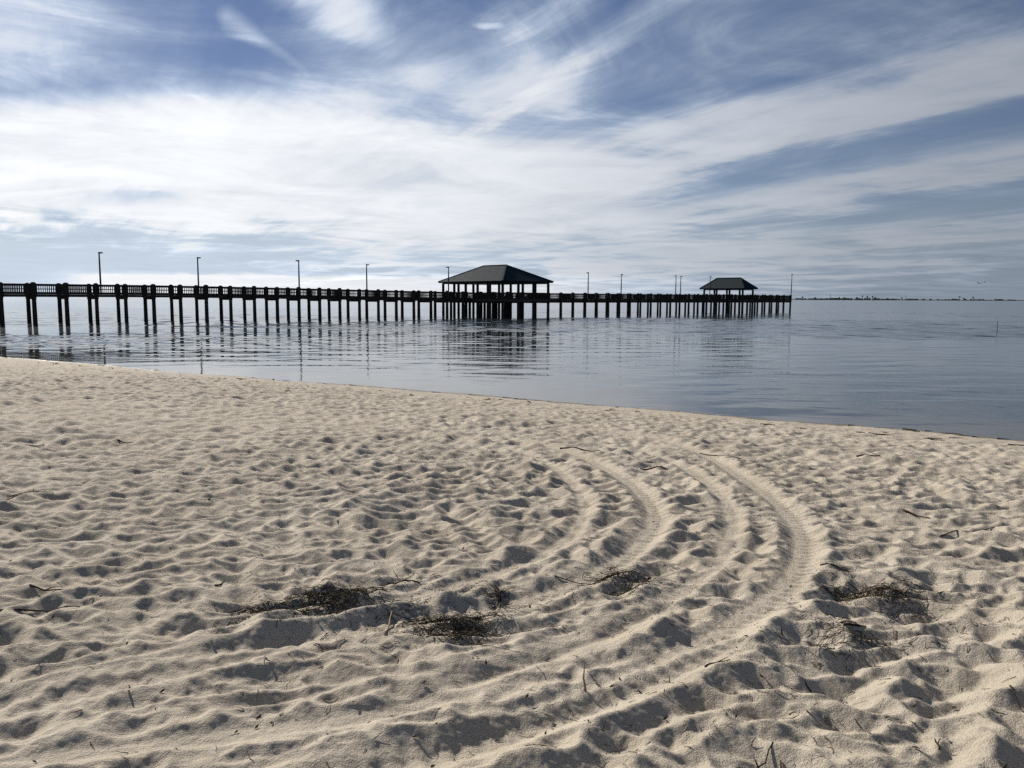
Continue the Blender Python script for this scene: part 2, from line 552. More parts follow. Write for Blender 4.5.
ss = [S0+BAY*n for n in range(NB0, NB1+1)]
mb = MB()
for a, b in zip(ss[:-1], ss[1:]):
    za, zb = zd(a), zd(b)
    n = 20
    for i in range(n):                       # boards across the pier
        xa = a+(b-a)*i/n; xb = a+(b-a)*(i+1)/n-0.012
        z_ = za+(zb-za)*(i+0.5)/n
        mb.box(xa, xb, 0.16, PW-0.16, z_-0.045, z_)
    for ty in (0.24, PW/2, PW-0.24):
        mb.beam((a, ty, za-0.19), (b, ty, zb-0.19), 0.09, 0.27)
mb.build('deck', M_deck, pier)

def pile_mb(s, t_, z):
    m = MB()
    jx = random.uniform(-0.03, 0.03); jr = random.uniform(0.95, 1.08); hh = random.uniform(-0.03, 0.05)
    m.lathe((s+jx, t_+random.uniform(-0.02,0.02), 0), [(0.225*jr,-1.6),(0.215*jr,0.6),(0.20*jr,z-0.62),(0.21*jr,z-0.46),(0.27*jr,z-0.30),(0.29*jr,z+0.5),(0.275*jr,z+1.06+hh),(0.22*jr,z+1.15+hh),(0.10*jr,z+1.21+hh)], 10)
    return m

order = [(s, 0.0) for s in ss]+[(s, PW) for s in ss]
rest = MB(); cnt = 0
for s, ty in order:
    m = pile_mb(s, ty, zd(s))
    if cnt < 99:
        m.build('pile', M_wood, pier, True)
        cnt += 1
    else:
        rest.add(m.v, m.f)
tag(rest.build('pile', M_wood, pier, True), kind='stuff')
for s in ss:
    m = MB(); z = zd(s)
    m.box(s-0.20, s-0.10, -0.10, PW+0.10, z-0.56, z-0.27)
    m.box(s+0.10, s+0.20, -0.10, PW+0.10, z-0.56, z-0.27)
    m.build('cap_beam', M_wood, pier)

def rail_run(m, p, q, z0, z1, posts=0, bal=0.20, bw=0.034):
    """p,q local (s,t); z0,z1 deck heights at the ends"""
    L = math.hypot(q[0]-p[0], q[1]-p[1])
    m.beam((*p, z0+1.03), (*q, z1+1.03), 0.16, 0.06)
    m.beam((*p, z0+0.92), (*q, z1+0.92), 0.05, 0.14)
    m.beam((*p, z0+0.52), (*q, z1+0.52), 0.03, 0.07)
    m.beam((*p, z0+0.09), (*q, z1+0.09), 0.05, 0.22)
    n = max(2, int(L/bal))
    for i in range(n):
        f = (i+0.5)/n
        x = p[0]+(q[0]-p[0])*f; y = p[1]+(q[1]-p[1])*f; z = z0+(z1-z0)*f
        m.box(x-bw, x+bw, y-bw, y+bw, z+0.10, z+0.985)

PAV1 = dict(s=63.7, t=0.3, W=15.8, L=10.5, ov=0.6, eave=5.50, ridge=8.05, nw=5, nl=3, z=2.75)
PAV2 = dict(s=130.0, t=1.5, W=11.0, L=5.3, ov=0.75, eave=5.2, ridge=7.4, nw=3, nl=1, z=2.75)
for ty in (0.0, PW):
    m = MB()
    for a, b in zip(ss[:-1], ss[1:]):
        if any(abs((a+b)/2-P['s']) < P['L']/2-P['ov'] for P in (PAV1, PAV2)):
            if m.v: m.build('railing', M_wood, pier)
            m = MB()
            continue
        rail_run(m, (a-0.02, ty), (b-0.02, ty), zd(a), zd(b))
    m.build('railing', M_wood, pier)
m = MB(); rail_run(m, (ss[-1], 0.25), (ss[-1], PW-0.25), 2.75, 2.75); m.build('end_railing', M_wood, pier)

def pavilion(P, label):
    root = empty('pavilion', world(P['s'], P['t'], 0), ROT)
    tag(root, label, 'pavilion', 'hip roofed pavilions on the pier')
    hl, hw = P['L']/2, P['W']/2
    z0, z1 = P['eave'], P['ridge']
    r = hw-hl*0.98
    # roof: hipped, ridge across the pier (local y)
    m = MB()
    E = [(-hl,-hw,z0),(hl,-hw,z0),(hl,hw,z0),(-hl,hw,z0)]
    Rg = [(0,-r,z1),(0,r,z1)]
    lo = [(x*0.985,y*0.985,z-0.20) for x,y,z in E]
    m.add(E+Rg+lo, [(0,1,4),(1,2,5,4),(2,3,5),(3,0,4,5),(0,6,7,1),(1,7,8,2),(2,8,9,3),(3,9,6,0),(9,8,7,6)])
    for sx_ in (-1, 1):                       # standing seams on the two long faces and hip ends
        k = -hw+0.4
        while k < hw-0.2:
            f = 1.0 if abs(k) <= r else max(0.02, (hw-abs(k))/(hw-r))
            m.beam((sx_*hl, k, z0+0.012), (sx_*hl*(1-f), k, z0+(z1-z0)*f+0.012), 0.035, 0.03)
            k += 0.6
    for sy in (-1, 1):
        k = -hl+0.4
        while k < hl-0.2:
            f = (hl-abs(k))/hl
            m.beam((k, sy*hw, z0+0.012), (k, sy*(hw-(hw-r)*f), z0+(z1-z0)*f+0.012), 0.035, 0.03)
            k += 0.6
    roof = m.build('roof', M_roof, root)
    m = MB()
    m.beam((0,-r,z1+0.03),(0,r,z1+0.03),0.30,0.10)
    for x,y,sg in ((-hl,-hw,-1),(hl,-hw,-1),(hl,hw,1),(-hl,hw,1)):
        m.beam((x,y,z0+0.04),(0,sg*r,z1+0.04),0.22,0.08)
    m.build('ridge_cap', M_hip, roof)
    pl, pw = hl-P['ov'], hw-P['ov']
    # beams under the eaves
    m = MB()
    for sx_ in (-1,1): m.box(sx_*pl-0.09, sx_*pl+0.09, -pw-0.15, pw+0.15, z0-0.36, z0-0.215)
    for sy in (-1,1): m.box(-pl+0.095, pl-0.095, sy*pw-0.09, sy*pw+0.09, z0-0.36, z0-0.215)
    m.build('eave_beam', M_wood, root)
    zf = P['z']
    xs_ = [-pl+2*pl*i/P['nl'] for i in range(P['nl']+1)]
    ys_ = [-pw+2*pw*i/P['nw'] for i in range(P['nw']+1)]
    for i, x in enumerate(xs_):
        for j, y in enumerate(ys_):
            m = MB()
            m.lathe((x,y,0), [(0.23,-1.6),(0.22,0.5),(0.21,zf-0.05)], 10)
            m.build('pile', M_wood, root, True)
            if i in (0, len(xs_)-1) or j in (0, len(ys_)-1):
                m = MB(); m.box(x-0.15, x+0.15, y-0.15, y+0.15, zf+0.008, z0-0.365)
                m.build('post', M_wood, root)
    m = MB()
    k = -pw-0.3
    while k < pw+0.3:
        m.box(-pl-0.3, pl+0.3, k, k+0.138, zf+0.006-0.05, zf+0.006); k += 0.15
    for y in ys_: m.box(-pl-0.2, pl+0.2, y-0.07, y+0.07, zf-0.42, zf-0.05)
    for x in xs_: m.box(x-0.06, x+0.06, -pw-0.31, pw+0.31, zf-0.55, zf-0.425)
    for sx_ in (-1,1): m.box(sx_*(pl+0.335)-0.03, sx_*(pl+0.335)+0.03, -pw-0.33, pw+0.33, zf-0.30, zf+0.02)
    for sy in (-1,1): m.box(-pl-0.30, pl+0.30, sy*(pw+0.335)-0.03, sy*(pw+0.335)+0.03, zf-0.30, zf+0.02)
    m.build('platform', M_deck, root)
    g = 1.5
    tc_ = 1.5-P['t']
    for sx_ in (-1,1):
        for a, b in ((-pw, tc_-g), (tc_+g, pw)):
            if b-a > 0.6:
                m = MB(); rail_run(m, (sx_*pl, a), (sx_*pl, b), zf, zf, bal=0.21, bw=0.042); m.build('railing', M_wood, root)
    for sy in (-1,1):
        m = MB(); rail_run(m, (-pl, sy*pw), (pl, sy*pw), zf, zf, bal=0.21, bw=0.042); m.build('railing', M_wood, root)
    # built-in benches along the outer sides
    for sy in (-1,1):
        m = MB()
        y = sy*(pw-0.45)
        for q in (-0.15, 0.0, 0.15): m.box(-pl+0.6, pl-0.6, y+q-0.065, y+q+0.065, zf+0.40, zf+0.45)
        k = -pl+0.8
        while k < pl-0.6:
            m.box(k-0.05, k+0.05, y-0.2, y+0.2, zf+0.01, zf+0.395); k += 1.4
        m.build('bench', M_wood, root)
    return root

pavilion(PAV1, 'large dark green hip roofed pavilion on posts halfway along the pier')
pavilion(PAV2, 'small dark green hip roofed pavilion near the far end of the pier')

# ------------------------------------------------------------------ lamp posts
def lamp(s, t_, top, label, dx):
    z = zd(s)
    x, y, _ = world(s, t_, 0)
    root = empty('lamp_post', (x, y, z), ROT)
    tag(root, label, 'lamp post', 'lamp posts along the pier')
    m = MB(); h = top-z
    m.lathe((0,0,0), [(0.12,0.0),(0.12,0.06),(0.10,0.09),(0.095,h*0.5),(0.075,h)], 10)
    m.build('pole', M_pole, root, True)
    m = MB()
    m.beam((0,0,h-0.06),(0.20*dx,0,h-0.02),0.06,0.06)
    m.build('arm', M_pole, root)
    m = MB()
    x0, x1 = sorted((-0.06*dx, 0.36*dx))
    m.box(x0, x1, -0.14, 0.14, h-0.02, h+0.10)
    hd = m.build('lamp_head', M_pole, root)
    m = MB(); m.box(x0+0.05, x1-0.05, -0.10, 0.10, h-0.035, h-0.021); m.build('lens', M_glass, hd)

LAMPS = [
 (101.3, -0.22, 253.0, 'slim dark lamp post at the shore end of the pier, the darkest looking', 1),
 (199.0, PW+0.2, 258.0, 'slim dark lamp post second from the left along the pier railing', 1),
 (299.5, -0.22, 261.0, 'slim dark lamp post third from the left along the pier railing', -1),
 (367.0, PW+0.2, 265.0, 'slim dark lamp post on the far railing left of the large pavilion', 1),
 (448.6, -0.22, 267.5, 'slim dark lamp post standing in front of the large pavilion roof', -1),
 (588.0, -0.22, 273.0, 'slim dark lamp post first to the right of the large pavilion', -1),
 (621.0, -0.22, 274.7, 'slim dark lamp post second to the right of the large pavilion', 1),
 (675.5, -0.22, 276.0, 'slim dark lamp post, left of the close pair before the small pavilion', -1),
 (680.3, PW+0.2, 276.5, 'slim dark lamp post, right of the close pair before the small pavilion', 1),
 (709.6, -0.22, 277.0, 'slim dark lamp post standing beside the left slope of the small pavilion', 1),
 (791.0, -0.22, 274.6, 'slim dark lamp post at the outermost tip of the pier', 1),
]
for px, ty, py, lb, dx in LAMPS:
    s = pier_s(px, ty); s = min(s, ss[-1]+0.1)
    w = world(s, ty, 0)
    d = ray(px, py); z = CAM_Z+d.z/d.y*w[1]
    lamp(s, ty, z, lb, dx)

# ------------------------------------------------------------------ far shore
def far_xy(px, dist):
    d = ray(px, 299); return (d.x/d.y*dist, dist)
DF = 3000.0
m = MB()
x0 = far_xy(690, DF)[0]; x1 = far_xy(1500, DF)[0]
n = 160; vs = []; fs = []
for i in range(n+1):
    x = x0+(x1-x0)*i/n
    h = 1.5+0.7*math.sin(i*0.37)+random.uniform(-0.3,0.4)
    e = min(1, i/8)
    vs += [(x,DF-18,-0.4),(x,DF,h*e),(x,DF+300,(h+1.0)*e),(x,DF+420,-0.4)]
for i in range(n):
    a = i*4
    for k in range(3): fs.append((a+k, a+4+k, a+5+k, a+1+k))
m.add(vs, fs)
tag(m.build('far_land', M_land), 'low far shore across the bay', 'far shore', kind='structure')

def blob(m, c, rx, ry, rz, n=9):
    vs = []; fs = []
    for i in range(7):
        a = math.pi*i/6
        for k in range(n):
            b = 2*math.pi*k/n
            j = random.uniform(0.75, 1.15)
            vs.append((c[0]+rx*math.sin(a)*math.cos(b)*j, c[1]+ry*math.sin(a)*math.sin(b)*j, c[2]+rz*math.cos(a)*random.uniform(0.85,1.1)))
    for i in range(6):
        for k in range(n):
            k2 = (k+1) % n
            fs.append((i*n+k, (i+1)*n+k, (i+1)*n+k2, i*n+k2))
    m.add(vs, fs)

m = MB()
for i in range(420):
    px = random.uniform(795, 1015)
    dens = 0.6 if px < 900 else 0.22
    if random.random() > dens: continue
    x, y = far_xy(px, DF+random.uniform(20, 120))
    h = random.uniform(1.2, 3.4)*(1.25 if 830 < px < 890 else 0.9)
    blob(m, (x, y, 2+h*0.6), random.uniform(3,9), 4, h)
tag(m.build('far_woods', M_far), 'low far woods along the opposite shore', 'woods', kind='stuff')

FT = [(802.5,296.4),(815.3,297.3),(839.5,297),(844,297.3),(856.5,297.2),(862.5,295.6),(867,295.8),(872.5,296.2),(875,297.3),(902,297.3),(959.5,296.6),(963.7,298.0),(973,296.7),(995,298.9)]
for i, (px, py) in enumerate(FT):
    x, y = far_xy(px, DF+10)
    d = ray(px, py); top = CAM_Z+d.z/d.y*y
    top = max(top, 6.5)
    r = empty('far_tree', (x, y, 2.5))
    side = 'left' if px < 850 else ('middle' if px < 900 else 'right')
    tag(r, f'tiny dark tree on the far shore, in its {side} stretch', 'tree', f'far trees in the {side} stretch')
    m = MB(); m.tube([(0,0,-1.5),(0.3,0,(top-2.5)*0.5),(0.1,0,top-4)], [0.6,0.45,0.3], 6); m.build('trunk', M_bark, r)
    m = MB()
    for _ in range(4):
        blob(m, (random.uniform(-1.6,1.6), random.uniform(-1,1), (top-2.5)*random.uniform(0.62,0.88)), random.uniform(1.6,2.8), 2, (top-2.5)*0.16+0.5)
    m.build('crown', M_far, r)
MA = [(830.3, 293.8, 'tall thin lattice mast on the far shore just right of the pier end'), (905.8, 295.2, 'short thin lattice mast on the far shore right of the woods')]
for px, py, lb in MA:
    x, y = far_xy(px, DF+30)
    d = ray(px, py); H = CAM_Z+d.z/d.y*y
    m = MB(); w = 0.8
    for a, b in ((-1,-1),(1,-1),(1,1),(-1,1)):
        m.beam((a*w,b*w,0),(a*w*0.4,b*w*0.4,H-2),0.22,0.22)
    k = 0
    while k < 8:
        z0 = (H-2)*k/8; z1 = (H-2)*(k+1)/8; f0 = w*(1-0.6*k/8); f1 = w*(1-0.6*(k+1)/8)
        m.beam((-f0,-f0,z0),(f1,-f1,z1),0.15,0.15); m.beam((f0,-f0,z0),(-f1,-f1,z1),0.15,0.15); k += 1
    o = m.build('lattice_mast', M_pole); o.location = (x, y, 2.0)
    tag(o, lb, 'mast')

# ------------------------------------------------------------------ marker stake in the water
p_ = on_plane(997.0, 332.0, 0)
d = ray(997.0, 321.0)
m = MB(); top = CAM_Z+d.z/d.y*p_.y
m.tube([(0,0,-1.0),(0.01,0,0.3),(-0.02,0.0,top)], [0.03,0.026,0.02], 7)
o = m.build('marker_stake', M_wood, None, True); o.location = (p_.x, p_.y, 0)
tag(o, 'thin lone stake standing in the open water at right', 'stake')

# ------------------------------------------------------------------ gulls
def gull(px, py, dist, yaw, bank, label, sc=1.0):
    d = ray(px, py); c = Vector((0,0,CAM_Z))+d*dist
    m = MB()
    m.tube([(0,-0.30,0.0),(0,-0.22,0.0),(0,-0.08,0.0),(0,0.08,0.005),(0,0.17,0.02),(0,0.23,0.03),(0,0.29,0.02)],[0.012,0.045,0.075,0.07,0.045,0.04,0.008],8)
    for sx_ in (-1,1):
        st = [(0.04,0.02,0.10,0.03),(0.28,0.05,0.085,0.13),(0.48,0.02,0.07,0.13),(0.72,-0.10,0.03,0.05)]
        vs = []; fs = []
        for x,y,cw,z in st:
            vs += [(sx_*x,y+cw,z),(sx_*x,y-cw,z),(sx_*x,y,z+0.018)]
        for i in range(len(st)-1):
            for k in range(3):
                k2 = (k+1) % 3
                fs.append((i*3+k,i*3+k2,i*3+3+k2,i*3+3+k))
        fs += [(0,2,1),(9,10,11)]
        m.add(vs, fs)
    m.add([(-0.03,-0.27,0.0),(0.03,-0.27,0.0),(0.09,-0.42,0.0),(-0.09,-0.42,0.0),(0,-0.3,0.02)],[(0,1,2,3),(0,4,1),(1,4,2),(2,4,3),(3,4,0)])
    o = m.build('gull', M_gull, None, True)
    o.location = c; o.rotation_euler = (0.05, bank, yaw); o.scale = (sc,sc,sc)
    tag(o, label, 'gull', 'gulls over the bay')
gull(978.5, 283.2, 150, 0.5, 0.25, 'grey gull flying low over the far water, the larger looking')
gull(984.3, 282.0, 190, 1.0, -0.3, 'small dark gull flying just ahead of the larger one', 0.9)

# ------------------------------------------------------------------ debris on the sand
PEND = []
def strand(m, x, y, ln, r, a, lift=0.0, curl=0.6, n=4, sides=3, rise=0.0):
    pts = []
    px, py = x, y
    for i in range(n):
        pts.append((px, py))
        a += random.uniform(-curl, curl)
        px += math.cos(a)*ln/(n-1); py += math.sin(a)*ln/(n-1)
    PEND.append((m, pts, r, lift, n, sides, rise))

def flush():
    arr = np.array([p for e in PEND for p in e[1]])
    zz_ = height(arr[:,0], arr[:,1]); k = 0
    for m, pts, r, lift, n, sides, rise in PEND:
        P = [(pts[i][0], pts[i][1], zz_[k+i]+r+lift*math.sin(math.pi*(i+0.3)/n)+rise*i/(n-1)) for i in range(n)]
        m.tube(P, [r*(1-0.6*i/(n-1)) for i in range(n)], sides)
        k += n
    PEND.clear()

for cx, cy, wpx, dpx, ns, lb in CL:
    x, y, z = spot(cx, cy)
    dist = y
    hx = wpx*dist/F_PX
    hy = dpx*dist*dist/(F_PX*(CAM_Z-z))
    m = MB()
    dense = [(random.gauss(0,0.38)*hx, random.gauss(0,0.48)*hy) for _ in range(max(2, ns//16))]
    for _ in range(int(ns*(1.35 if ns > 400 else 1.0))):
        b = random.choice(dense)
        if random.random() < 0.12: b = (b[0]+random.gauss(0, 0.2)*hx, b[1]+random.gauss(0, 0.25)*hy)
        qx = x+b[0]+random.gauss(0, 0.16)*hx; qy = y+b[1]+random.gauss(0, 0.22)*hy
        ln = random.uniform(0.03, 0.13)+(random.random() < 0.08)*0.12
        strand(m, qx, qy, ln, random.uniform(0.001, 0.0026), random.gauss(0.3, 0.9)+random.choice((0, math.pi)),
               random.uniform(0, 0.009), 0.6, 4, 3, max(0, random.gauss(-0.010, 0.015)) if ns > 400 or ns == 70 else max(0, random.gauss(0,0.01)))
    flush()
    o = m.build('seagrass_clump', M_clump)
    tag(o, lb, 'seagrass clump', 'clumps of dry seagrass on the sand')

def twig(name, px, py, qx, qy, r, label, mat=None, upright=None, branch=0):
    a = spot(px, py); b = spot(qx, qy)
    m = MB(); n = 6
    if upright:
        pts = [(a[0]+random.uniform(-.004,.004)+upright[0]*i/(n-1), a[1]+upright[1]*i/(n-1), a[2]-0.03+(upright[2]+0.03)*i/(n-1)) for i in range(n)]
        m.tube(pts, [r*(1-0.75*(i/(n-1))**2) for i in range(n)], 6)
    else:
        L = math.hypot(b[0]-a[0], b[1]-a[1])
        pts = []
        for i in range(n):
            f = i/(n-1)
            x = a[0]+(b[0]-a[0])*f+random.uniform(-1,1)*L*0.03*(0<i<n-1); y = a[1]+(b[1]-a[1])*f+random.uniform(-1,1)*L*0.03*(0<i<n-1)
            pts.append((x, y, hz(x, y)+r*0.7+0.4*max(0.0, a[2]+(b[2]-a[2])*f-hz(x, y))*min(1, 0.3/max(L,0.05))))
        m.tube(pts, [r*(1-0.55*i/(n-1)) for i in range(n)], 6)
        for k in range(branch):
            q = pts[2+k % 3]; an = math.atan2(b[1]-a[1], b[0]-a[0])+random.choice((-0.7,0.7))
            l2 = L*random.uniform(0.2, 0.35)
            e = (q[0]+math.cos(an)*l2, q[1]+math.sin(an)*l2)
            m.tube([q, ((q[0]+e[0])/2, (q[1]+e[1])/2, max(q[2], hz((q[0]+e[0])/2,(q[1]+e[1])/2))+0.012), (e[0], e[1], hz(*e)+0.02)], [r*0.7, r*0.5, r*0.25], 5)
    o = m.build(name, mat or M_twig, None, True)
    tag(o, label, 'twig', 'twigs lying on the sand')
    return o

twig('reed_stalk', 586, 690, 0, 0, 0.0065, 'pale split reed standing upright in the sand at bottom centre', M_straw, (-0.012, 0.02, 0.115))
twig('twig', 749, 768, 773, 741, 0.0045, 'dark forked twig leaning up at the bottom edge, right of centre', branch=1)
twig('twig', 785, 768, 781, 752, 0.006, 'short thick dark twig at the bottom edge beside the forked one')
twig('twig', 815, 690, 797, 662, 0.006, 'dark bent twig sticking up in a hollow above the drag mark', None, (-0.04, 0.05, 0.05))
twig('twig', 545, 575, 600, 582, 0.004, 'thin curved twig just above the wide flat seagrass mat', branch=1)
twig('twig', 388, 577, 420, 583, 0.006, 'dark crooked twig behind the wide flat seagrass mat', branch=1)
twig('twig', 392, 605, 412, 602, 0.008, 'thick pale brown stick lying in the seagrass mat', M_straw)
twig('twig', 385, 632, 392, 612, 0.007, 'stubby pale stick propped on the seagrass mat', M_straw)
twig('twig', 355, 588, 336, 612, 0.005, 'straight dark stem leaning on the darkest seagrass clump')
twig('twig', 0, 612, 80, 606, 0.006, 'long dark half buried stick at the left edge of the sand', branch=0)
twig('twig', 30, 588, 70, 592, 0.006, 'dark knobbly twig near the left edge above the long stick', branch=2)
twig('twig', 215, 584, 228, 576, 0.006, 'short dark twig left of the seagrass clumps')
twig('twig', 500, 598, 497, 585, 0.006, 'dark splayed twig beside the inner wheel track', branch=2)
twig('twig', 560, 447, 600, 452, 0.012, 'dark stick lying near the far start of the wheel tracks')
twig('twig', 640, 468, 668, 470, 0.012, 'dark lump of stick in the far part of the inner track', branch=1)
twig('twig', 700, 452, 745, 461, 0.009, 'long thin stick across the far end of the outer track')
twig('twig', 857, 456, 880, 459, 0.018, 'thick dark stick on the far right sand nearer the water')
twig('twig', 815, 482, 832, 485, 0.012, 'dark forked stick right of the outer track at mid distance', branch=1)
twig('twig', 903, 511, 930, 517, 0.010, 'straight dark stick right of the outer track, partly sunk')
twig('twig', 940, 534, 1024, 521, 0.005, 'long thin stem running toward the right edge')
twig('twig', 820, 568, 852, 572, 0.006, 'dark twig just above the long seagrass strip')
twig('twig', 844, 629, 866, 627, 0.008, 'short dark rod lying flat below the long seagrass strip')
twig('twig', 785, 636, 776, 622, 0.007, 'dark stub poking out right of the outer track', None, (-0.02,0.01,0.045))
twig('twig', 1010, 690, 1024, 706, 0.005, 'dark twig at the lower right edge of the sand')
twig('twig', 705, 668, 730, 662, 0.005, 'dark twig lying across the upper end of the drag mark', branch=1)
twig('twig', 670, 677, 652, 672, 0.004, 'tiny dark twig right of the upright reed', None, (-0.004,0,0.03))
twig('twig', 940, 740, 935, 730, 0.004, 'small dark twig in the lower right corner area', branch=1)
twig('twig', 118, 440, 133, 441, 0.009, 'far dark stick on the sand at left')
twig('twig', 20, 446, 44, 444, 0.009, 'farthest dark stick by the left edge of the sand')
twig('twig', 400, 575, 372, 568, 0.004, 'thin arched stem behind the darkest seagrass clump', None, (-0.05,0.06,0.05))

# loose litter nobody could count
m = MB()
def bits(n, fn):
    for _ in range(n):
        px, py = fn()
        x, y = ground_pt(px, py)
        k = y/4.0
        r = random.uniform(0.0010, 0.0024)*max(1, k*0.7)
        strand(m, x, y, random.uniform(0.012, 0.07)*max(1, k*0.6), r, random.uniform(0, 6.28), random.uniform(0,0.004), 0.5, 3, 3, max(0, random.gauss(-0.004, 0.012)))
bits(420, lambda: (random.uniform(-20,1044), 440+330*random.random()**1.3))
bits(620, lambda: (random.gauss(400,95), random.gauss(607,22)))
bits(380, lambda: (random.gauss(890,80), random.gauss(612,26)))
bits(120, lambda: (random.gauss(640,50), random.gauss(590,18)))
bits(160, lambda: (random.gauss(760,120), random.gauss(680,35)))
# wrack along the water's edge
for _ in range(280):
    f = random.random(); X0 = -30+44*f
    yy = (SHORE_D-SHORE_N[0]*X0)/SHORE_N[1]
    dd = random.choice((0.35, 1.9, 2.6))+random.gauss(0, 0.18)
    x = X0-SHORE_N[0]*dd; y = yy-SHORE_N[1]*dd
    if math.sin(X0*2.1)+math.sin(X0*0.73+1) < random.uniform(-1.2, 1.0): continue
    strand(m, x, y, random.uniform(0.08, 0.35), random.uniform(0.006, 0.016), math.radians(-31)+random.gauss(0,0.35), 0.004, 0.3, 3, 4)
flush()
# leaf chips
for _ in range(150):
    x, y = ground_pt(random.uniform(-20,1044), 470+300*random.random())
    z = hz(x, y); a = random.uniform(0, 6.28); l = random.uniform(0.006, 0.016)*max(1, y/5); w = l*0.45
    ca, sa = math.cos(a), math.sin(a)
    e = random.uniform(0.0, l)
    base = [(-l,0,0.002),(0,-w,0.004),(l,0,0.003+e),(0,w,0.006)]
    vs = [(x+ca*u-sa*v, y+sa*u+ca*v, z+q) for u,v,q in base]+[(x+ca*u-sa*v, y+sa*u+ca*v, z+q+0.002) for u,v,q in base]
    m.add(vs, [(3,2,1,0),(4,5,6,7),(0,1,5,4),(1,2,6,5),(2,3,7,6),(3,0,4,7)])
tag(m.build('plant_debris', M_bits), 'scattered bits of dry stems and leaves on the sand', 'plant debris', kind='stuff')

# ------------------------------------------------------------------ sun and sky
SUN_AZ, SUN_EL = math.radians(-38), math.radians(28.5)     # azimuth from +Y, negative is left
sd = bpy.data.lights.new('sun', 'SUN'); sd.energy = 5.0; sd.angle = math.radians(1.0); sd.color = (1.0, 0.945, 0.865)
sun = bpy.data.objects.new('sun', sd); COL.objects.link(sun)
to_sun = Vector((math.sin(SUN_AZ)*math.cos(SUN_EL), math.cos(SUN_AZ)*math.cos(SUN_EL), math.sin(SUN_EL)))
sun.rotation_euler = to_sun.to_track_quat('Z', 'Y').to_euler()

w = bpy.data.worlds.new('World'); S.world = w; w.use_nodes = True
t = w.node_tree
for n in list(t.nodes): t.nodes.remove(n)
out = t.nodes.new('ShaderNodeOutputWorld')
sky = t.nodes.new('ShaderNodeTexSky'); sky.sky_type = 'NISHITA'; sky.sun_disc = False
sky.sun_elevation = SUN_EL; sky.sun_rotation = SUN_AZ
sky.air_density = 1.0; sky.dust_density = 0.1; sky.ozone_density = 2.0; sky.altitude = 0
tint = t.nodes.new('ShaderNodeMix'); tint.data_type = 'RGBA'; tint.blend_type = 'MULTIPLY'; tint.inputs['Factor'].default_value = 1.0
t.links.new(sky.outputs[0], tint.inputs[6]); tint.inputs[7].default_value = (0.70, 0.70, 0.86, 1)
bg = t.nodes.new('ShaderNodeBackground'); t.links.new(tint.outputs[2], bg.inputs[0]); bg.inputs[1].default_value = 0.05
tc = t.nodes.new('ShaderNodeTexCoord'); sx = t.nodes.new('ShaderNodeSeparateXYZ'); t.links.new(tc.outputs['Generated'], sx.inputs[0])
dx, dy, dz = (X(t, sx.outputs[i]) for i in range(3))
yc = dy.max(0.08)
u = dx/yc; v = dz/yc
hc = dz.max(0.0)+0.045
cx = dx/hc; cy = dy/hc                                   # a flat layer high above
A = cx*0.50-cy*0.86; B = cx*0.86+cy*0.50
warp = noise(t, vec(t, cx*0.5, cy*0.5, 3.0), 1.0, 3, 0.5)-0.5
fib = noise(t, vec(t, A*0.26+warp*0.5, B*2.0+warp*0.8, 1.0), 1.0, 8, 0.62)
fib2 = noise(t, vec(t, A*0.75+warp, B*5.5+warp*2.5, 7.0), 1.0, 7, 0.65)
puff = noise(t, vec(t, cx*0.9, cy*0.9, 5.0), 1.0, 9, 0.62, 0.6)
soft = noise(t, vec(t, u*3.2, v*7.0, 2.0), 1.0, 6, 0.55, 0.4)
du = u+(soft-0.5)*0.10+(puff-0.5)*0.05
dv = v+(soft-0.5)*0.045+(puff-0.5)*0.030+(fib-0.5)*0.045

u2 = u+(puff-0.5)*0.030
v2 = v+(puff-0.5)*0.022+(fib2-0.5)*0.012

def uv(px, py):
    d = ray(px, py); return d.x/d.y, d.z/d.y

def stroke(pa, pb, hw, k=1.0, core=0.0, taper=0.0, loose=True):
    a = uv(*pa); b = uv(*pb); hw = hw/F_PX
    vx, vy = b[0]-a[0], b[1]-a[1]; L2 = vx*vx+vy*vy
    ex = (du if loose else u2)-a[0]; ey = (dv if loose else v2)-a[1]
    f = ((ex*vx+ey*vy)*(1/L2)).clamp()
    qx = ex-f*vx; qy = ey-f*vy
    D = (qx*qx+qy*qy).sqrt()
    if taper: D = D/(f*taper+(1.02-taper))
    r = D.smooth(hw, hw*core)*k
    return r*f.smooth(0.0, 0.4) if taper else r

def ell(c, rx, ry, tilt=0.0, k=1.0, inner=0.0):
    a = uv(*c); rx /= F_PX; ry /= F_PX
    ex = du-a[0]; ey = dv-a[1]; ct, st = math.cos(tilt), math.sin(tilt)
    p1 = (ex*ct+ey*st)*(1/rx); p2 = (ey*ct-ex*st)*(1/ry)
    return (p1*p1+p2*p2).sqrt().smooth(1.0, inner)*k

veil = ell((200,168), 640, 118, -0.03, 1.0, 0.25)
veil = veil.max(ell((480,195), 470, 125, 0.06, 0.95, 0.20))
veil = veil.max(ell((860,200), 620, 170, 0.14, 0.66, 0.30))
fibm = fib.smooth(0.30, 0.72); fib2m = fib2.smooth(0.30, 0.75)
tex = (fibm*0.6+fib2m*0.4)
strk = stroke((520,185),(1080,58), 72, 1.0, 0.2)
strk = strk.max(stroke((500,238),(1080,150), 44, 0.95, 0.1))
strk = strk.max(stroke((560,268),(1080,220), 46, 0.85, 0.1))
strk = strk.max(stroke((420,165),(700,-22), 44, 0.80, 0.0))
strk = strk.max(stroke((400,165),(590,-20), 110, 0.62, 0.0))
strk = strk.max(stroke((620,110),(1060,5), 60, 0.40, 0.0))
left = stroke((358,113),(226,20), 24, 0.82, 0.0, 0.65, False)
left = left.max(stroke((300,-30),(445,115), 66, 0.95, 0.0, 0.0, False))
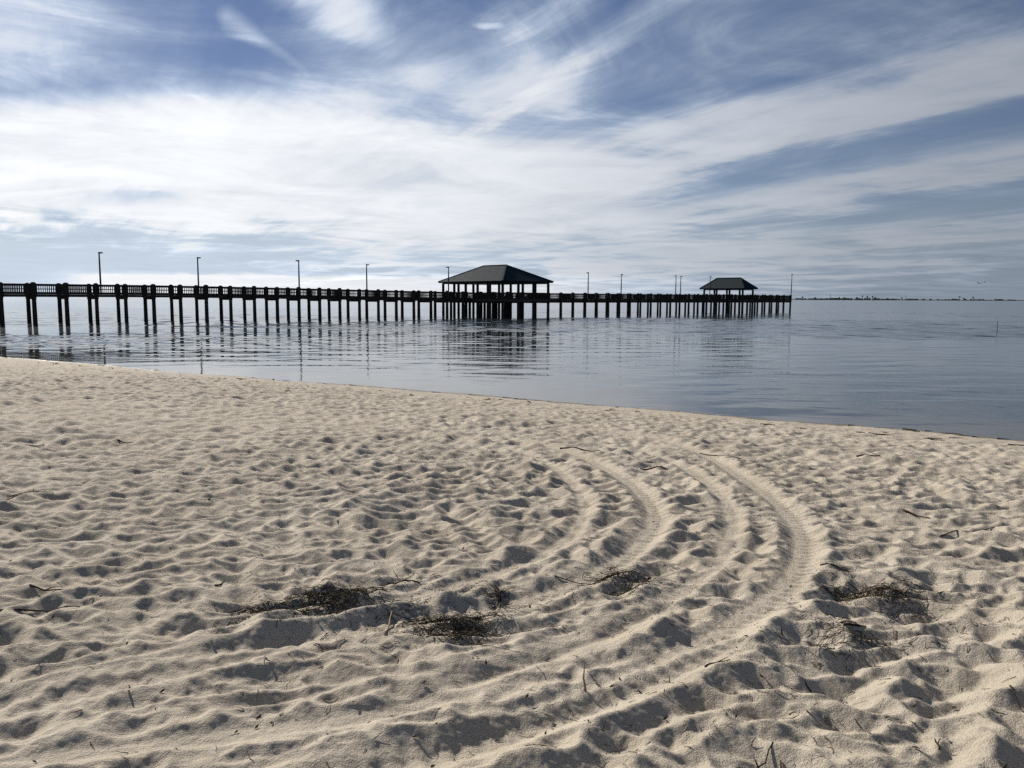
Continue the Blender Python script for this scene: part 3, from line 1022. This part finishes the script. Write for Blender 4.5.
left = left.max(ell((10,40), 320, 130, 0.0, 1.15, 0.0))
left = left.max(stroke((40,112),(340,102), 46, 0.65, 0.0))
left = left.max(ell((780,40), 720, 170, 0.15, 0.74, 0.1)).max(ell((440,105), 340, 150, 0.0, 1.12, 0.1))
pm = puff.smooth(0.30, 0.70)
wisp = (pm*0.55+fibm*0.25+fib2m*0.35)
fib3 = noise(t, vec(t, A*1.7+warp*2.0, B*9.0+warp*4.0, 4.0), 1.0, 6, 0.68)-0.5
nf = (tex-0.5+fib3*0.5)*v.smooth(0.02, 0.13, 0.25, 1.0)
np_ = pm-0.5
dens = (veil*1.32+np_*0.34+nf*0.30).smooth(0.10, 1.25)*(0.80+pm*0.16+fibm*0.10)
dens = dens.max((strk*1.20+nf*0.60+np_*0.40).smooth(0.10, 1.25)*(0.72+pm*0.16+fibm*0.16))
dens = dens.max((left*1.05+np_*0.60+nf*0.34).smooth(0.05, 1.25)*(0.62+pm*0.22))
# clear blue slots between the streaks
slot = stroke((560,222),(1080,108), 30, 0.62, 0.0, 0.6).max(stroke((760,236),(1080,180), 28, 0.62, 0.0, 0.6)).max(ell((125,201), 75, 13, 0.0, 0.5, 0.0))
dens = dens*(1.0-slot*(1.0-tex*0.55))
# the haze and bank of low cumulus on the horizon
bank_n = noise(t, vec(t, u*14.0, v*40.0, 9.0), 1.0, 6, 0.6)
top = 0.027+(bank_n-0.5)*0.016-u*0.006
bank = (v-top).smooth(0.003, -0.005)*(u.smooth(0.42, -0.1))*(u.smooth(-0.62, -0.5))
rag = puff.smooth(0.50, 0.62)
cum = stroke((150,97),(345,99), 13, 0.9, 0.2, 0.0, False)*rag
cum = cum.max(ell((15,156), 60, 16, 0, 0.9, 0.2)*puff.smooth(0.42, 0.55)).max(ell((20,237), 9, 4, 0, 0.9, 0.2)).max(ell((495,21), 30, 8, 0, 0.95, 0.1)*puff.smooth(0.36, 0.52)).max(ell((55,279),14,2.5,0,0.6,0.2))
haze_h = v.smooth(0.15, 0.03)*0.95
core = dens
fill = (dz.smooth(0.42, 0.62)).max(dy.smooth(0.05, -0.25))*(0.10+puff.smooth(0.38,0.65)*0.40)  # unseen cloud overhead and behind the camera, added to lighten shadows
dens = dens.max(haze_h).max(fill)
total = dens.max(bank*0.92).max(cum).clamp()
# cloud brightness: brighter toward the sun
sdot = dx*to_sun.x+dy*to_sun.y+dz*to_sun.z
glow = sdot.smooth(0.35, 1.0)
lum = (0.345+glow*0.47)*(core.max(fill).smooth(0.2, 0.75, 0.80, 1.0))+bank*0.17
cloudcol = mixcol(t, core.max(fill).max(bank).smooth(0.45, 0.85), mixcol(t, glow, (0.66,0.80,1.0), (0.78,0.90,1.06)), mixcol(t, glow, (0.84,0.91,1.04), (0.97,0.99,1.015)))
bgc = t.nodes.new('ShaderNodeBackground'); t.links.new(cloudcol, bgc.inputs[0]); t.links.new((lum*(0.93+pm*0.10)).s, bgc.inputs[1])
mx = t.nodes.new('ShaderNodeMixShader'); t.links.new(total.s, mx.inputs[0]); t.links.new(bg.outputs[0], mx.inputs[1]); t.links.new(bgc.outputs[0], mx.inputs[2])
t.links.new(mx.outputs[0], out.inputs[0])

# ------------------------------------------------------------------ view
S.view_settings.view_transform = 'Standard'
S.view_settings.look = 'None'
S.view_settings.exposure = 0.34
S.view_settings.gamma = 1.0
S.cycles.use_denoising = False
S.cycles.max_bounces = 6
S.cycles.use_adaptive_sampling = True
S.cycles.adaptive_threshold = 0.02
